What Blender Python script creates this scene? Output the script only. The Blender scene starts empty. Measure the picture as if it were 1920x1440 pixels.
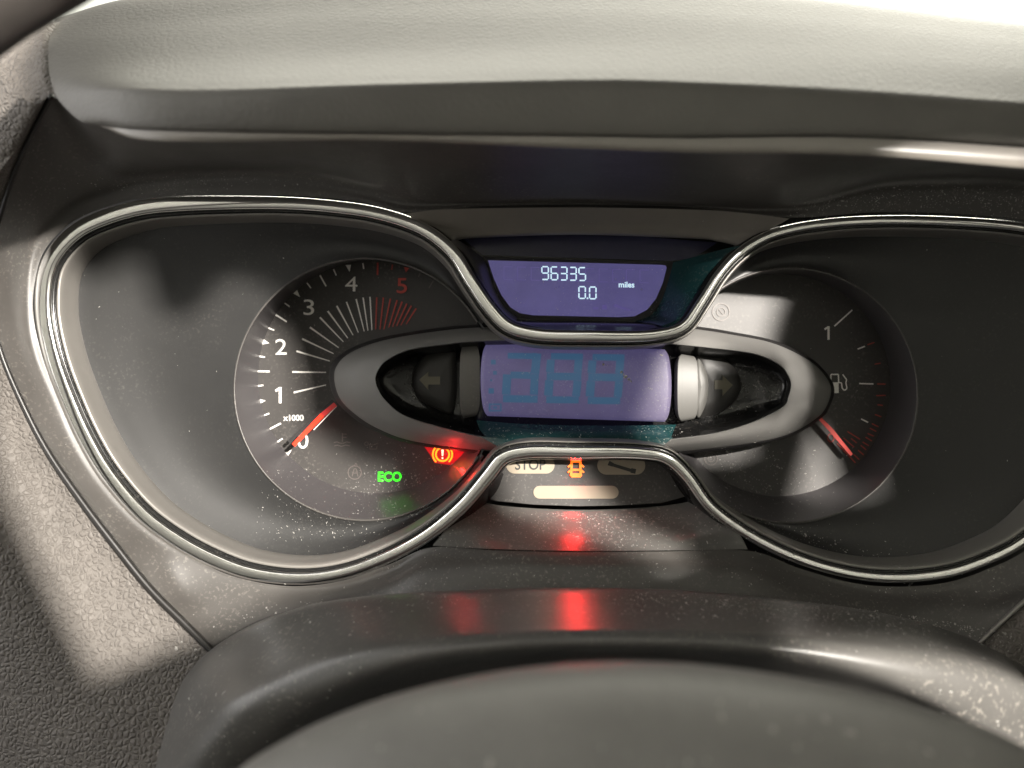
import bpy, bmesh, math, random
from mathutils import Vector, Matrix
from mathutils.geometry import tessellate_polygon
random.seed(7)
sc = bpy.context.scene
col = sc.collection

# ------------------------------------------------------------------ frame of the instrument cluster
# The cluster face is a plane leaning back by TILT; lengths below are in face units of 0.2 mm.
# (px, py) are drawing coordinates on the face as seen by the viewer's eye point, h is the height
# of a point out of the face towards the viewer.
S = 0.0002
EYE = 1600.0
TILT = math.radians(25)
ROT = Matrix.Rotation(-TILT, 3, 'X')
BASE = Vector((0, 0, 1.0))
def V(x, y, h):                 # face-frame point -> world
    return BASE + ROT @ Vector((x*S, -h*S, y*S))
def W(px, py, h=0.0):
    k = (EYE-h)/EYE
    return V((px-960)*k, (720-py)*k, h)

# ------------------------------------------------------------------ camera
cd = bpy.data.cameras.new('camera'); cam = bpy.data.objects.new('camera', cd); col.objects.link(cam)
cam.location = V(0, 0, EYE)
cam.rotation_euler = (math.radians(90)-TILT, 0, 0)
cd.sensor_width = 36; cd.lens = 30; cd.clip_start = 0.004; cd.clip_end = 60
cd.dof.use_dof = True; cd.dof.focus_distance = (EYE+60)*S; cd.dof.aperture_fstop = 7.0
sc.camera = cam
# ------------------------------------------------------------------ world, lamps, exposure
w = bpy.data.worlds.new('World'); sc.world = w; w.use_nodes = True
w.node_tree.nodes['Background'].inputs[0].default_value = (1.0, 0.97, 0.93, 1)
w.node_tree.nodes['Background'].inputs[1].default_value = 0.035
sc.view_settings.view_transform = 'Standard'; sc.view_settings.look = 'None'
sc.view_settings.exposure = 0; sc.view_settings.gamma = 1
def aim(o, target):
    d = (target - o.location).normalized()
    o.rotation_euler = d.to_track_quat('-Z', 'Y').to_euler()
def area(name, pos, target, sx, sy, power, color, spread=180):
    l = bpy.data.lights.new(name, 'AREA'); l.shape = 'RECTANGLE'; l.size = sx; l.size_y = sy
    l.energy = power; l.color = color; l.spread = math.radians(spread)
    o = bpy.data.objects.new(name, l); col.objects.link(o)
    o.location = V(*pos); aim(o, V(*target)); return o
KEY = (2900, 1750, 6600)
area('key_lamp', KEY, (0, 0, 0), 0.024, 0.024, 104, (1.0, 0.94, 0.86))
area('windscreen_light', (600, 4200, -2600), (0, 400, 300), 1.3, 0.7, 26, (1.0, 0.97, 0.84))
area('side_window_light', (-3300, 900, 1300), (-400, 0, 0), 0.95, 0.75, 7.5, (1.0, 0.98, 0.96))
area('rear_fill_light', (-700, 1500, 2080), (0, -100, 0), 0.55, 0.22, 0.34, (1.0, 0.97, 0.94))  # fill lamp added just behind the eye point to brighten chrome and shade

# ------------------------------------------------------------------ helpers
def crv(pts, n, closed=False):
    """Catmull-Rom through pts, n samples evenly in arc length."""
    pts = [tuple(map(float, p)) for p in pts]; dim = len(pts[0]); N = len(pts)
    if N == 1: return [pts[0]]*n
    out = []; segs = N if closed else N-1; SUB = 14
    for i in range(segs):
        if closed: p0, p1, p2, p3 = (pts[(i+j) % N] for j in (-1, 0, 1, 2))
        else:
            p1, p2 = pts[i], pts[i+1]
            p0 = pts[i-1] if i > 0 else tuple(2*a-b for a, b in zip(p1, p2))
            p3 = pts[i+2] if i+2 < N else tuple(2*b-a for a, b in zip(p1, p2))
        def kn(a, b): return max(1e-6, math.dist(a, b))**0.5
        t1 = kn(p0, p1); t2 = t1+kn(p1, p2); t3 = t2+kn(p2, p3)
        for s in range(SUB):
            t = t1+(t2-t1)*s/SUB; q = []
            for d in range(dim):
                a1 = (t1-t)/t1*p0[d]+t/t1*p1[d]
                a2 = (t2-t)/(t2-t1)*p1[d]+(t-t1)/(t2-t1)*p2[d]
                a3 = (t3-t)/(t3-t2)*p2[d]+(t-t2)/(t3-t2)*p3[d]
                b1 = (t2-t)/t2*a1+t/t2*a2
                b2 = (t3-t)/(t3-t1)*a2+(t-t1)/(t3-t1)*a3
                q.append((t2-t)/(t2-t1)*b1+(t-t1)/(t2-t1)*b2)
            out.append(tuple(q))
    out.append(pts[0] if closed else pts[-1])
    L = [0.0]
    for a, b in zip(out, out[1:]): L.append(L[-1]+math.dist(a, b))
    tot = L[-1]; res = []; j = 0
    cnt = n if closed else n-1
    for k in range(n):
        s = tot*k/cnt
        while j < len(L)-2 and L[j+1] < s: j += 1
        f = (s-L[j])/max(1e-9, L[j+1]-L[j])
        res.append(tuple(a+(b-a)*f for a, b in zip(out[j], out[j+1])))
    return res
def param(pts, n):
    """Spline through pts by index (keeps stations aligned between rows)."""
    N = len(pts); res = []
    for k in range(n):
        u = (N-1)*k/(n-1); i = min(int(u), N-2); t = u-i
        p1, p2 = pts[i], pts[i+1]
        p0 = pts[i-1] if i > 0 else tuple(2*a-b for a, b in zip(p1, p2))
        p3 = pts[i+2] if i+2 < N else tuple(2*b-a for a, b in zip(p1, p2))
        res.append(tuple(0.5*((2*b)+(-a+c)*t+(2*a-5*b+4*c-d)*t*t+(-a+3*b-3*c+d)*t**3)
                         for a, b, c, d in zip(p0, p1, p2, p3)))
    return res
def paramc(pts, n):
    N = len(pts); res = []
    for k in range(n):
        u = N*k/n; i = int(u); t = u-i
        p0, p1, p2, p3 = (pts[(i+j) % N] for j in (-1, 0, 1, 2))
        res.append(tuple(0.5*((2*b)+(-a+c)*t+(2*a-5*b+4*c-d)*t*t+(-a+3*b-3*c+d)*t**3)
                         for a, b, c, d in zip(p0, p1, p2, p3)))
    return res

def obj(name, verts, faces, mat, parent=None, smooth=True, label=None, kind=None):
    me = bpy.data.meshes.new(name); me.from_pydata([tuple(v) for v in verts], [], faces); me.update()
    if smooth: me.polygons.foreach_set('use_smooth', [True]*len(me.polygons))
    me.materials.append(mat)
    o = bpy.data.objects.new(name, me); col.objects.link(o)
    if parent is not None:
        o.parent = parent
        if parent.type == 'EMPTY': o.matrix_parent_inverse = Matrix.Translation(-parent.location)
    if label: o['label'] = label
    if kind: o['kind'] = kind
    return o
def fix_normals(o):
    bm = bmesh.new(); bm.from_mesh(o.data); bmesh.ops.remove_doubles(bm, verts=bm.verts, dist=1e-7)
    bmesh.ops.recalc_face_normals(bm, faces=bm.faces); bm.to_mesh(o.data); bm.free()
def solid(o, t, off=-1):
    m = o.modifiers.new('thickness', 'SOLIDIFY'); m.thickness = t*S; m.offset = off; return o
def grid(rows, closed=False):
    n = len(rows[0]); vs = [p for r in rows for p in r]; fs = []
    for i in range(len(rows)-1):
        for j in range(n if closed else n-1):
            k = (j+1) % n
            fs.append((i*n+j, i*n+k, (i+1)*n+k, (i+1)*n+j))
    return vs, fs
def loft(name, rows, n, m, mat, parent, closed=False, smooth=True, kind=None, label=None):
    """rows: lists of (px, py, h); resampled n along, m across."""
    R = [paramc(r, n) if closed else param(r, n) for r in rows]
    if m:
        cols = [param([R[i][j] for i in range(len(R))], m) for j in range(n)]
        R = [[cols[j][i] for j in range(n)] for i in range(m)]
    vs, fs = grid([[W(*p) for p in r] for r in R], closed)
    return obj(name, vs, fs, mat, parent, smooth, label, kind)
def plate(name, outline, h, mat, parent, thick=3, holes=(), smooth=False, label=None, hf=None):
    """Flat plate with an outline in (px, py) at height h and real thickness; holes are outlines too."""
    loops = [list(outline)]+[list(q) for q in holes]
    f = hf or (lambda x, y: h)
    flat = [[Vector((x, y, 0)) for x, y in lp] for lp in loops]
    tris = tessellate_polygon(flat)
    top = [W(x, y, f(x, y)) for lp in loops for x, y in lp]
    bot = [W(x, y, f(x, y)) + ROT @ Vector((0, thick*S, 0)) for lp in loops for x, y in lp]
    N = len(top); fs = [tuple(t) for t in tris]+[tuple(i+N for i in reversed(t)) for t in tris]
    k = 0
    for lp in loops:
        m = len(lp)
        for i in range(m):
            a, b = k+i, k+(i+1) % m
            fs.append((a, b, b+N, a+N))
        k += m
    o = obj(name, top+bot, fs, mat, parent, smooth, label); fix_normals(o); return o
def strokes(name, segs, h, mat, parent, thick=1.2, label=None):
    """Printed line work: segs = [((x0,y0),(x1,y1),w0,w1)], one mesh of small raised bars."""
    vs = []; fs = []
    for (a, b, w0, w1) in segs:
        dx, dy = b[0]-a[0], b[1]-a[1]; L = math.hypot(dx, dy) or 1; nx, ny = -dy/L, dx/L
        q = [(a[0]+nx*w0/2, a[1]+ny*w0/2), (b[0]+nx*w1/2, b[1]+ny*w1/2),
             (b[0]-nx*w1/2, b[1]-ny*w1/2), (a[0]-nx*w0/2, a[1]-ny*w0/2)]
        k = len(vs)
        vs += [W(x, y, h) for x, y in q]+[W(x, y, h-thick) for x, y in q]
        fs += [(k, k+1, k+2, k+3), (k+7, k+6, k+5, k+4)]+[(k+i, k+4+i, k+4+(i+1) % 4, k+(i+1) % 4) for i in range(4)]
    o = obj(name, vs, fs, mat, parent, False, label); return o
def poly(pts, w, closed=False):
    p = list(pts)+([pts[0]] if closed else [])
    return [(a, b, w, w) for a, b in zip(p, p[1:])]
def arcpts(cx, cy, r, a0, a1, n, ry=None):
    return [(cx+r*math.cos(math.radians(a0+(a1-a0)*i/n)), cy-(ry or r)*math.sin(math.radians(a0+(a1-a0)*i/n))) for i in range(n+1)]
def text(name, body, box, h, mat, parent, slope=0.0, bold=0.0, label=None):
    c = bpy.data.curves.new('t', 'FONT'); c.body = body; c.size = 1; c.offset = bold; c.resolution_u = 5
    t = bpy.data.objects.new('t', c); col.objects.link(t)
    me = bpy.data.meshes.new_from_object(t)
    bpy.data.objects.remove(t); bpy.data.curves.remove(c)
    xs = [v.co.x for v in me.vertices]; ys = [v.co.y for v in me.vertices]
    x0, x1, y0, y1 = min(xs), max(xs), min(ys), max(ys); bx0, by0, bx1, by1 = box
    top = []
    for v in me.vertices:
        u = (v.co.x-x0)/(x1-x0); q = (v.co.y-y0)/(y1-y0)
        px = bx0+u*(bx1-bx0); py = by1+q*(by0-by1)+slope*(px-bx0)
        top.append((px, py))
    N = len(top); vs = [W(x, y, h) for x, y in top]+[W(x, y, h-1.2) for x, y in top]
    fs = [tuple(p.vertices) for p in me.polygons]
    from collections import Counter
    cnt = Counter(tuple(sorted(e)) for p in fs for e in zip(p, p[1:]+p[:1]))
    side = [(a, b, b+N, a+N) for p in fs for a, b in zip(p, p[1:]+p[:1]) if cnt[tuple(sorted((a, b)))] == 1]
    fs = fs+[tuple(i+N for i in reversed(p)) for p in fs]+side
    bpy.data.meshes.remove(me)
    return obj(name, vs, fs, mat, parent, False, label)
def thing(name, label, cat, loc):
    e = bpy.data.objects.new(name, None); col.objects.link(e); e.location = loc
    e.empty_display_size = 0.02; e['label'] = label; e['category'] = cat; return e
def tube(name, pts, r, mat, parent, n=80, closed=False, label=None, seg=10):
    """Round bar along face points (px, py, h)."""
    P = [W(*p) for p in crv(pts, n, closed)]
    rows = []
    N = len(P); fwd = ROT @ Vector((0, -1, 0))
    for i, p in enumerate(P):
        a = P[(i-1) % N] if closed else P[max(0, i-1)]; b = P[(i+1) % N] if closed else P[min(N-1, i+1)]
        t = (b-a).normalized(); s = t.cross(fwd).normalized(); u = s.cross(t).normalized()
        rr = r(i/(N-1)) if callable(r) else r
        rows.append([p+(s*math.cos(2*math.pi*k/seg)+u*math.sin(2*math.pi*k/seg))*rr*S for k in range(seg)])
    if closed: rows.append(rows[0])
    vs, fs = grid(rows, True)
    if not closed:
        fs.append(tuple(range(seg-1, -1, -1))); fs.append(tuple(len(vs)-seg+k for k in range(seg)))
    return obj(name, vs, fs, mat, parent, True, label)

# ------------------------------------------------------------------ materials
def mat(name, color, rough=0.5, metal=0.0, bump=None, coat=0.0, vary=0.0, spec=0.5, dust=0.0, emis=None, estr=0.0,
        voro=None, roughvar=0.0, dustscale=900.0):
    m = bpy.data.materials.new(name); m.use_nodes = True; nt = m.node_tree; b = nt.nodes['Principled BSDF']
    N = nt.nodes.new; L = nt.links.new
    b.inputs['Base Color'].default_value = (*color, 1); b.inputs['Roughness'].default_value = rough
    b.inputs['Metallic'].default_value = metal; b.inputs['Specular IOR Level'].default_value = spec
    b.inputs['Coat Weight'].default_value = coat; b.inputs['Coat Roughness'].default_value = 0.08
    if emis: b.inputs['Emission Color'].default_value = (*emis, 1); b.inputs['Emission Strength'].default_value = estr
    tc = N('ShaderNodeTexCoord'); src = tc.outputs['Object']
    colout = None
    if vary:
        nz = N('ShaderNodeTexNoise'); nz.inputs['Scale'].default_value = 55; nz.inputs['Detail'].default_value = 7
        nz.inputs['Roughness'].default_value = 0.65; L(src, nz.inputs['Vector'])
        r = N('ShaderNodeMapRange'); r.inputs[1].default_value = 0.3; r.inputs[2].default_value = 0.7
        r.inputs[3].default_value = 1-vary; r.inputs[4].default_value = 1+vary; L(nz.outputs[0], r.inputs[0])
        mx = N('ShaderNodeVectorMath'); mx.operation = 'SCALE'; mx.inputs[0].default_value = color
        L(r.outputs[0], mx.inputs['Scale']); colout = mx.outputs[0]
        if emis:                     # a backlight is never quite even
            re_ = N('ShaderNodeMapRange'); re_.inputs[1].default_value = 0.3; re_.inputs[2].default_value = 0.7
            re_.inputs[3].default_value = estr*0.86; re_.inputs[4].default_value = estr*1.14
            L(nz.outputs[0], re_.inputs[0]); L(re_.outputs[0], b.inputs['Emission Strength'])
        if roughvar:
            r2 = N('ShaderNodeMapRange'); r2.inputs[1].default_value = 0.3; r2.inputs[2].default_value = 0.7
            r2.inputs[3].default_value = rough-roughvar; r2.inputs[4].default_value = rough+roughvar
            L(nz.outputs[0], r2.inputs[0]); L(r2.outputs[0], b.inputs['Roughness'])
    if dust:
        # settled dust film: fine pale grain on the surface
        n1 = N('ShaderNodeTexNoise'); n1.inputs['Scale'].default_value = dustscale; n1.inputs['Detail'].default_value = 3; L(src, n1.inputs['Vector'])
        n2 = N('ShaderNodeTexNoise'); n2.inputs['Scale'].default_value = 40; n2.inputs['Detail'].default_value = 4; L(src, n2.inputs['Vector'])
        ma = N('ShaderNodeMath'); ma.operation = 'MULTIPLY'
        r = N('ShaderNodeMapRange'); r.inputs[1].default_value = 0.56; r.inputs[2].default_value = 0.72; L(n1.outputs[0], r.inputs[0])
        r2 = N('ShaderNodeMapRange'); r2.inputs[1].default_value = 0.38; r2.inputs[2].default_value = 0.68; r2.inputs[4].default_value = dust; L(n2.outputs[0], r2.inputs[0])
        L(r.outputs[0], ma.inputs[0]); L(r2.outputs[0], ma.inputs[1])
        mc = N('ShaderNodeMix'); mc.data_type = 'RGBA'; mc.inputs['A'].default_value = (*color, 1)
        if colout: L(colout, mc.inputs['A'])
        mc.inputs['B'].default_value = (0.36, 0.33, 0.29, 1); L(ma.outputs[0], mc.inputs['Factor']); colout = mc.outputs['Result']
    if colout: L(colout, b.inputs['Base Color'])
    nrm = None
    if voro:
        sc_, st_, dist_ = voro
        wn = N('ShaderNodeTexNoise'); wn.inputs['Scale'].default_value = sc_*0.6; wn.inputs['Detail'].default_value = 2; L(src, wn.inputs['Vector'])
        va = N('ShaderNodeVectorMath'); va.operation = 'MULTIPLY_ADD'
        sb = N('ShaderNodeVectorMath'); sb.operation = 'SUBTRACT'; sb.inputs[1].default_value = (0.5, 0.5, 0.5)
        L(wn.outputs[1], sb.inputs[0]); L(sb.outputs[0], va.inputs[0]); va.inputs[1].default_value = (0.7/sc_,)*3; L(src, va.inputs[2])
        vo = N('ShaderNodeTexVoronoi'); vo.feature = 'DISTANCE_TO_EDGE'; vo.inputs['Scale'].default_value = sc_; L(va.outputs[0], vo.inputs['Vector'])
        rr = N('ShaderNodeMapRange'); rr.interpolation_type = 'SMOOTHSTEP'; rr.inputs[1].default_value = 0.0; rr.inputs[2].default_value = 0.32; L(vo.outputs['Distance'], rr.inputs[0])
        bp = N('ShaderNodeBump'); bp.inputs['Strength'].default_value = st_; bp.inputs['Distance'].default_value = dist_
        L(rr.outputs[0], bp.inputs['Height']); nrm = bp.outputs[0]
    if bump:
        sc_, st_, dist_ = bump
        nz = N('ShaderNodeTexNoise'); nz.inputs['Scale'].default_value = sc_; nz.inputs['Detail'].default_value = 3; L(src, nz.inputs['Vector'])
        bp = N('ShaderNodeBump'); bp.inputs['Strength'].default_value = st_; bp.inputs['Distance'].default_value = dist_
        L(nz.outputs[0], bp.inputs['Height'])
        if nrm: L(nrm, bp.inputs['Normal'])
        nrm = bp.outputs[0]
    if nrm: L(nrm, b.inputs['Normal'])
    return m
M = {}
M['panel'] = mat('charcoal plastic', (0.056, 0.052, 0.048), 0.42, bump=(2600, 0.35, 0.00006), vary=0.10, dust=0.35, roughvar=0.05)
M['pad'] = mat('soft dash pad', (0.105, 0.100, 0.090), 0.55, bump=(900, 0.3, 0.0002), voro=(420, 0.22, 0.00022), vary=0.08)
M['leather'] = mat('grained dash skin', (0.115, 0.104, 0.094), 0.62, spec=0.35, voro=(500, 0.9, 0.00045), bump=(2500, 0.12, 0.0001), vary=0.12)
M['lipgloss'] = mat('visor lip', (0.20, 0.185, 0.165), 0.30, bump=(300, 0.1, 0.0002))
M['chrome'] = mat('chrome', (0.92, 0.915, 0.90), 0.12, 1.0)
M['black'] = mat('piano black', (0.008, 0.008, 0.008), 0.18, dust=0.10)
M['deep'] = mat('deep black', (0.010, 0.009, 0.009), 0.6)
M['rubber'] = mat('black seal', (0.012, 0.011, 0.010), 0.38)
M['satin'] = mat('satin grey trim', (0.20, 0.19, 0.175), 0.36, 0.35, bump=(3000, 0.25, 0.00004), vary=0.05)
M['silver'] = mat('silver paint', (0.148, 0.144, 0.137), 0.55, 0.1, bump=(3500, 0.35, 0.00005), vary=0.06)
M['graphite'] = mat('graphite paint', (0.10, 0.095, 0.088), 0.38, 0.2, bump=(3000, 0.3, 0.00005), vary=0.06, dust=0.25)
M['pod'] = mat('pod liner', (0.015, 0.0148, 0.0145), 0.42, bump=(3200, 0.3, 0.00005), vary=0.12, dust=0.07)
M['dial'] = mat('dial face', (0.034, 0.031, 0.029), 0.5, bump=(3200, 0.4, 0.00006), vary=0.14, dust=0.22)
M['cone'] = mat('dial ring wall', (0.060, 0.056, 0.058), 0.36, bump=(2500, 0.15, 0.00004), vary=0.06)
M['white'] = mat('white print', (0.80, 0.78, 0.74), 0.5)
M['redprint'] = mat('red print', (0.42, 0.05, 0.035), 0.5)
M['dimprint'] = mat('unlit symbol print', (0.105, 0.090, 0.082), 0.5)
M['darkprint'] = mat('dark print', (0.018, 0.018, 0.016), 0.5)
M['needle'] = mat('red needle', (0.85, 0.04, 0.02), 0.3, emis=(1.0, 0.035, 0.008), estr=0.75)
M['needle_dull'] = mat('red needle root', (0.50, 0.03, 0.03), 0.3)
M['cream'] = mat('cream lamp window', (0.25, 0.21, 0.155), 0.5, vary=0.04)
M['khaki'] = mat('unlit arrow lamp', (0.10, 0.09, 0.062), 0.5)
M['lens'] = mat('dark lamp lens', (0.018, 0.017, 0.016), 0.45)
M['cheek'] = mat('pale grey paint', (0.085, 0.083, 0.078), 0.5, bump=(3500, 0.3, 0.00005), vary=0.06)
M['orange'] = mat('lit door symbol', (0.6, 0.15, 0.02), 0.5, emis=(1.0, 0.17, 0.01), estr=1.4)
M['teal'] = mat('teal painted glow', (0.008, 0.032, 0.034), 0.25, dust=0.3)  # teal imitates the speed display's reflected glow, under a dust film
M['lcd'] = mat('display glass', (0.02, 0.02, 0.035), 0.22, emis=(0.100, 0.087, 0.245), estr=0.72, vary=0.1, dust=0.10)
M['lcd2'] = mat('speed display glass', (0.07, 0.06, 0.09), 0.55, emis=(0.112, 0.097, 0.235), estr=0.50, vary=0.15, dust=0.28, dustscale=1400)
M['ghost'] = mat('unlit segment', (0.02, 0.04, 0.06), 0.4, emis=(0.048, 0.125, 0.240), estr=0.62)
M['ghost2'] = mat('unlit matrix', (0.02, 0.02, 0.05), 0.4, emis=(0.095, 0.072, 0.250), estr=0.85)
M['digit'] = mat('lit segment', (0.5, 0.6, 0.7), 0.5, emis=(0.62, 0.86, 1.0), estr=0.95)
M['amber'] = mat('lit warning symbol', (0.8, 0.3, 0.02), 0.5, emis=(1.0, 0.38, 0.02), estr=1.6)
M['redglow'] = mat('red glow patch', (0.10, 0.01, 0.01), 0.5, emis=(1.0, 0.005, 0.012), estr=0.55)  # emission paints the brake lamp's red glow
M['green'] = mat('lit eco symbol', (0.05, 0.8, 0.02), 0.5, emis=(0.0, 0.95, 0.0), estr=1.1)
M['shroud'] = mat('column shroud plastic', (0.082, 0.079, 0.074), 0.32, bump=(2200, 0.35, 0.00008), vary=0.12, dust=0.5, dustscale=700)
M['hub'] = mat('wheel hub skin', (0.135, 0.132, 0.124), 0.5, bump=(1300, 0.4, 0.0002), vary=0.12)
M['rim'] = mat('wheel rim leather', (0.045, 0.04, 0.037), 0.4, bump=(900, 0.3, 0.0002), vary=0.1)
M['wall'] = mat('pale painted wall', (0.80, 0.80, 0.74), 0.8, vary=0.03)
M['dustmote'] = mat('dust motes', (0.31, 0.30, 0.28), 0.7)

# ------------------------------------------------------------------ the outline of the chrome trim (goggle shape)
C = [(83, 580), (90, 507), (112, 467), (150, 432), (200, 409), (267, 391), (333, 385), (467, 382), (560, 384), (640, 391),
     (700, 400), (760, 417), (805, 438), (850, 477), (883, 530), (917, 580), (950, 613), (1000, 628), (1100, 632), (1233, 629),
     (1283, 613), (1317, 567), (1350, 515), (1385, 477), (1433, 446), (1490, 429), (1560, 419), (1650, 414), (1780, 416), (1920, 428),
     (2010, 450), (2080, 500), (2110, 590), (2105, 690), (2070, 800), (2010, 915), (1920, 1012), (1847, 1050), (1780, 1072),
     (1697, 1082), (1613, 1078), (1513, 1053), (1413, 1007), (1333, 950), (1288, 890), (1250, 857), (1200, 848), (1083, 846),
     (983, 846), (943, 857), (915, 890), (867, 947), (800, 1003), (740, 1037), (645, 1073), (560, 1083), (467, 1072),
     (400, 1048), (333, 1013), (267, 965), (200, 887), (163, 825), (133, 760), (100, 670)]
NC = 420
CC = [(x-960, 720-y) for x, y in crv(C, NC, True)]
nor = []
for i in range(NC):
    a, b = CC[(i-2) % NC], CC[(i+2) % NC]; dx, dy = b[0]-a[0], b[1]-a[1]; L = math.hypot(dx, dy)
    nor.append((-dy/L, dx/L))          # outward for this direction of travel
def lipw(i):
    # the lip is narrow along the top and round the waist between the two dials
    x, y = CC[i][0]+960-1083, CC[i][1]
    waist = math.exp(-(max(0, abs(x)-150)/110)**2)
    up = max(0, nor[i][1])
    return 1-0.60*max(waist, min(1, up*1.1)*0.75)
def bw(i):
    x = CC[i][0]                       # the bead is broader round the left end, finer round the right dial
    t = max(0.0, min(1.0, (-x-350)/450)); u_ = max(0.0, min(1.0, (x-150)/300))
    return 1+0.32*t*t*(3-2*t)-0.25*u_
def loff(i, off): return off*bw(i) if off > -15.5 else -15.5*bw(i)+(off+15.5)*lipw(i)
def sweep(name, profile, m, parent, label=None):
    rows = [[V(CC[i][0]+nor[i][0]*loff(i, off), CC[i][1]+nor[i][1]*loff(i, off), h) for i in range(NC)] for off, h in profile]
    vs, fs = grid(rows, True); return obj(name, vs, fs, m, parent, True, label)

# ================================================================== instrument cluster
cluster = thing('instrument_cluster', 'instrument cluster with goggle-shaped chrome trim, rev counter, digital displays and fuel gauge', 'instrument cluster', V(120, -140, -80))
bead = [(13, -6)]+[(2.0+11.5*math.cos(math.radians(a)), 1+5.5*math.sin(math.radians(a))) for a in range(0, 181, 15)]+[(-9, -6)]
sweep('chrome_trim', bead, M['chrome'], cluster, 'bright chrome bead running round both dials')
sweep('trim_groove', [(-7, -2), (-8, -9), (-13, -10), (-16, -7)], M['black'], cluster)
sweep('inner_lip', crv([(-15, -12), (-16, -4), (-19, -2.5), (-23, -8), (-27, -28), (-30, -48), (-30, -62)], 18), M['satin'], cluster, 'satin grey inner lip')
sweep('trim_channel', [(10, -2), (12, -9), (15, -10), (18, -16), (21, -40), (23, -95)], M['black'], cluster)

# --- pod liners: from the lip down to the ring of each dial
def contour_ray(cx, cy, th, pts):
    best = None; dx, dy = math.cos(th), math.sin(th)
    for (x1, y1), (x2, y2) in zip(pts, pts[1:]+pts[:1]):
        ex, ey = x2-x1, y2-y1; den = dx*ey-dy*ex
        if abs(den) < 1e-9: continue
        t = ((x1-cx)*ey-(y1-cy)*ex)/den; u = ((x1-cx)*dy-(y1-cy)*dx)/den
        if t > 0 and -1e-6 <= u <= 1+1e-6 and (best is None or t < best): best = t
    return best
inner = [(CC[i][0]+nor[i][0]*loff(i, -30), CC[i][1]+nor[i][1]*loff(i, -30)) for i in range(NC)]
HR = -80.0                                   # height of the dial rings
def to_face(px, py, h): k = (EYE-h)/EYE; return (px-960)*k, (720-py)*k
def pod(side, ring_c, ring_r):
    cx, cy = to_face(*ring_c, HR); R = ring_r*(EYE-HR)/EYE
    pts = [p for p in inner if (p[0] < 60 if side < 0 else p[0] > 180)]
    n = 160; rows = []
    outer = []
    for k in range(n):
        th = 2*math.pi*k/n; r = contour_ray(cx, cy, th, pts) or R
        outer.append(r)
    T = [0, .04, .12, .25, .4, .55, .7, .82, .91, .97, 1.0]
    for t in T:
        row = []
        for k in range(n):
            th = 2*math.pi*k/n; ro = max(outer[k], R+4); r = R+(ro-R)*t
            clear = max(0.0, min(1.0, (outer[k]-R)/60))
            h = HR - 4*math.sin(math.pi*min(1, t*1.2))*clear + (HR*-1-58)*(t**2.6)
            row.append(V(cx+r*math.cos(th), cy+r*math.sin(th), h))
        rows.append(row)
    vs, fs = grid(rows, True)
    lo, hi = to_face(905, 0, HR)[0], to_face(1272, 0, HR)[0]
    def keep(f):
        x = sum((vs[i]-BASE).x for i in f)/4/S
        return not lo < x < hi
    return obj('pod_liner', vs, [f for f in fs if keep(f)], M['pod'], cluster, True)
pod(-1, (685, 730), 246)
pod(1, (1482, 741), 239)

# --- dial bowls
HF = -200.0
def bowl(name, ring_c, ring_r, face_c, face_r, label):
    rows = []; n = 128
    prof = [(0, 0, HR-14), (0, 0, HR+0.0), (0.004, 0.0, HR+3), (0.016, 0, HR+3), (0.022, 0.0, HR-3)]
    def ring(c, r, h): return [W(c[0]+r*math.cos(2*math.pi*k/n), c[1]-r*math.sin(2*math.pi*k/n), h) for k in range(n)]
    rows = [ring(ring_c, ring_r+3, HR-6), ring(ring_c, ring_r+2.5, HR+3), ring(ring_c, ring_r, HR+4), ring(ring_c, ring_r-1.5, HR+1)]
    vs, fs = grid(rows, True)
    root = obj(name, *grid([ring(face_c, face_r+1, HF), ring(face_c, face_r-60, HF), ring(face_c, 2, HF)], True), M['dial'], cluster, True, label)
    lo, hi = to_face(897, 0, HR)[0], to_face(1278, 0, HR)[0]
    def keep(f, vv): return not lo < sum((vv[i]-BASE).x for i in f)/4/S < hi     # cut off where the centre bezel stands
    obj('dial_rim', vs, [f for f in fs if keep(f, vs)], M['panel'], root)
    rr = []
    for t in (0, .3, .6, .85, .95, 1):
        c = tuple(a+(b-a)*t for a, b in zip(ring_c, face_c)); rr.append(ring(c, ring_r-1.5+(face_r-ring_r+1.5)*t, HR+1+(HF-HR-1)*t))
    vs, fs = grid(rr, True); obj('dial_wall', vs, [f for f in fs if keep(f, vs)], M['cone'], root)
    return root
tach = bowl('rev_counter', (685, 730), 245, (703, 706), 219, 'rev counter dial marked 0 to 5 times 1000')
fuel = bowl('fuel_gauge', (1482, 741), 238, (1462, 722), 208, 'fuel gauge dial with pump symbol and red needle')
HP = HF+2.0
def tick(a, b, w0, w1, m, par, label=None): return strokes('tick_mark', [(a, b, w0, w1)], HP, m, par, label=label)
for a, b in [((516.8, 830.7), (529.8, 822.4)), ((491.1, 780.3), (504.7, 775.1)), ((480.3, 723.8), (493.5, 722.5)),
             ((483.5, 667.6), (496.8, 669.7)), ((501.5, 614.1), (514.2, 619.3)), ((533.3, 568.1), (543.2, 575)),
             ((575.5, 530.4), (583.1, 540.3)), ((625.3, 504.7), (630.5, 516.5)), ((680.3, 493.4), (682.1, 504.4))]:
    tick(a, b, 2.6, 2.4, M['white'], tach)
for a, b in [((502.6, 806.2), (526.5, 793.7)), ((480.3, 696.1), (505.5, 696.5)), ((515.9, 589.4), (537.6, 603.3)), ((599.8, 516), (611.4, 536.8))]:
    tick(a, b, 3.0, 2.8, M['white'], tach)
tick((708.3, 492.5), (707.8, 515.7), 3.2, 3, M['redprint'], tach, 'red limit tick')
tick((735.8, 496), (734.6, 505.9), 2.4, 2.4, M['redprint'], tach)
tick((722, 494), (721.5, 499), 2.2, 2.2, M['dimprint'], tach)
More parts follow.
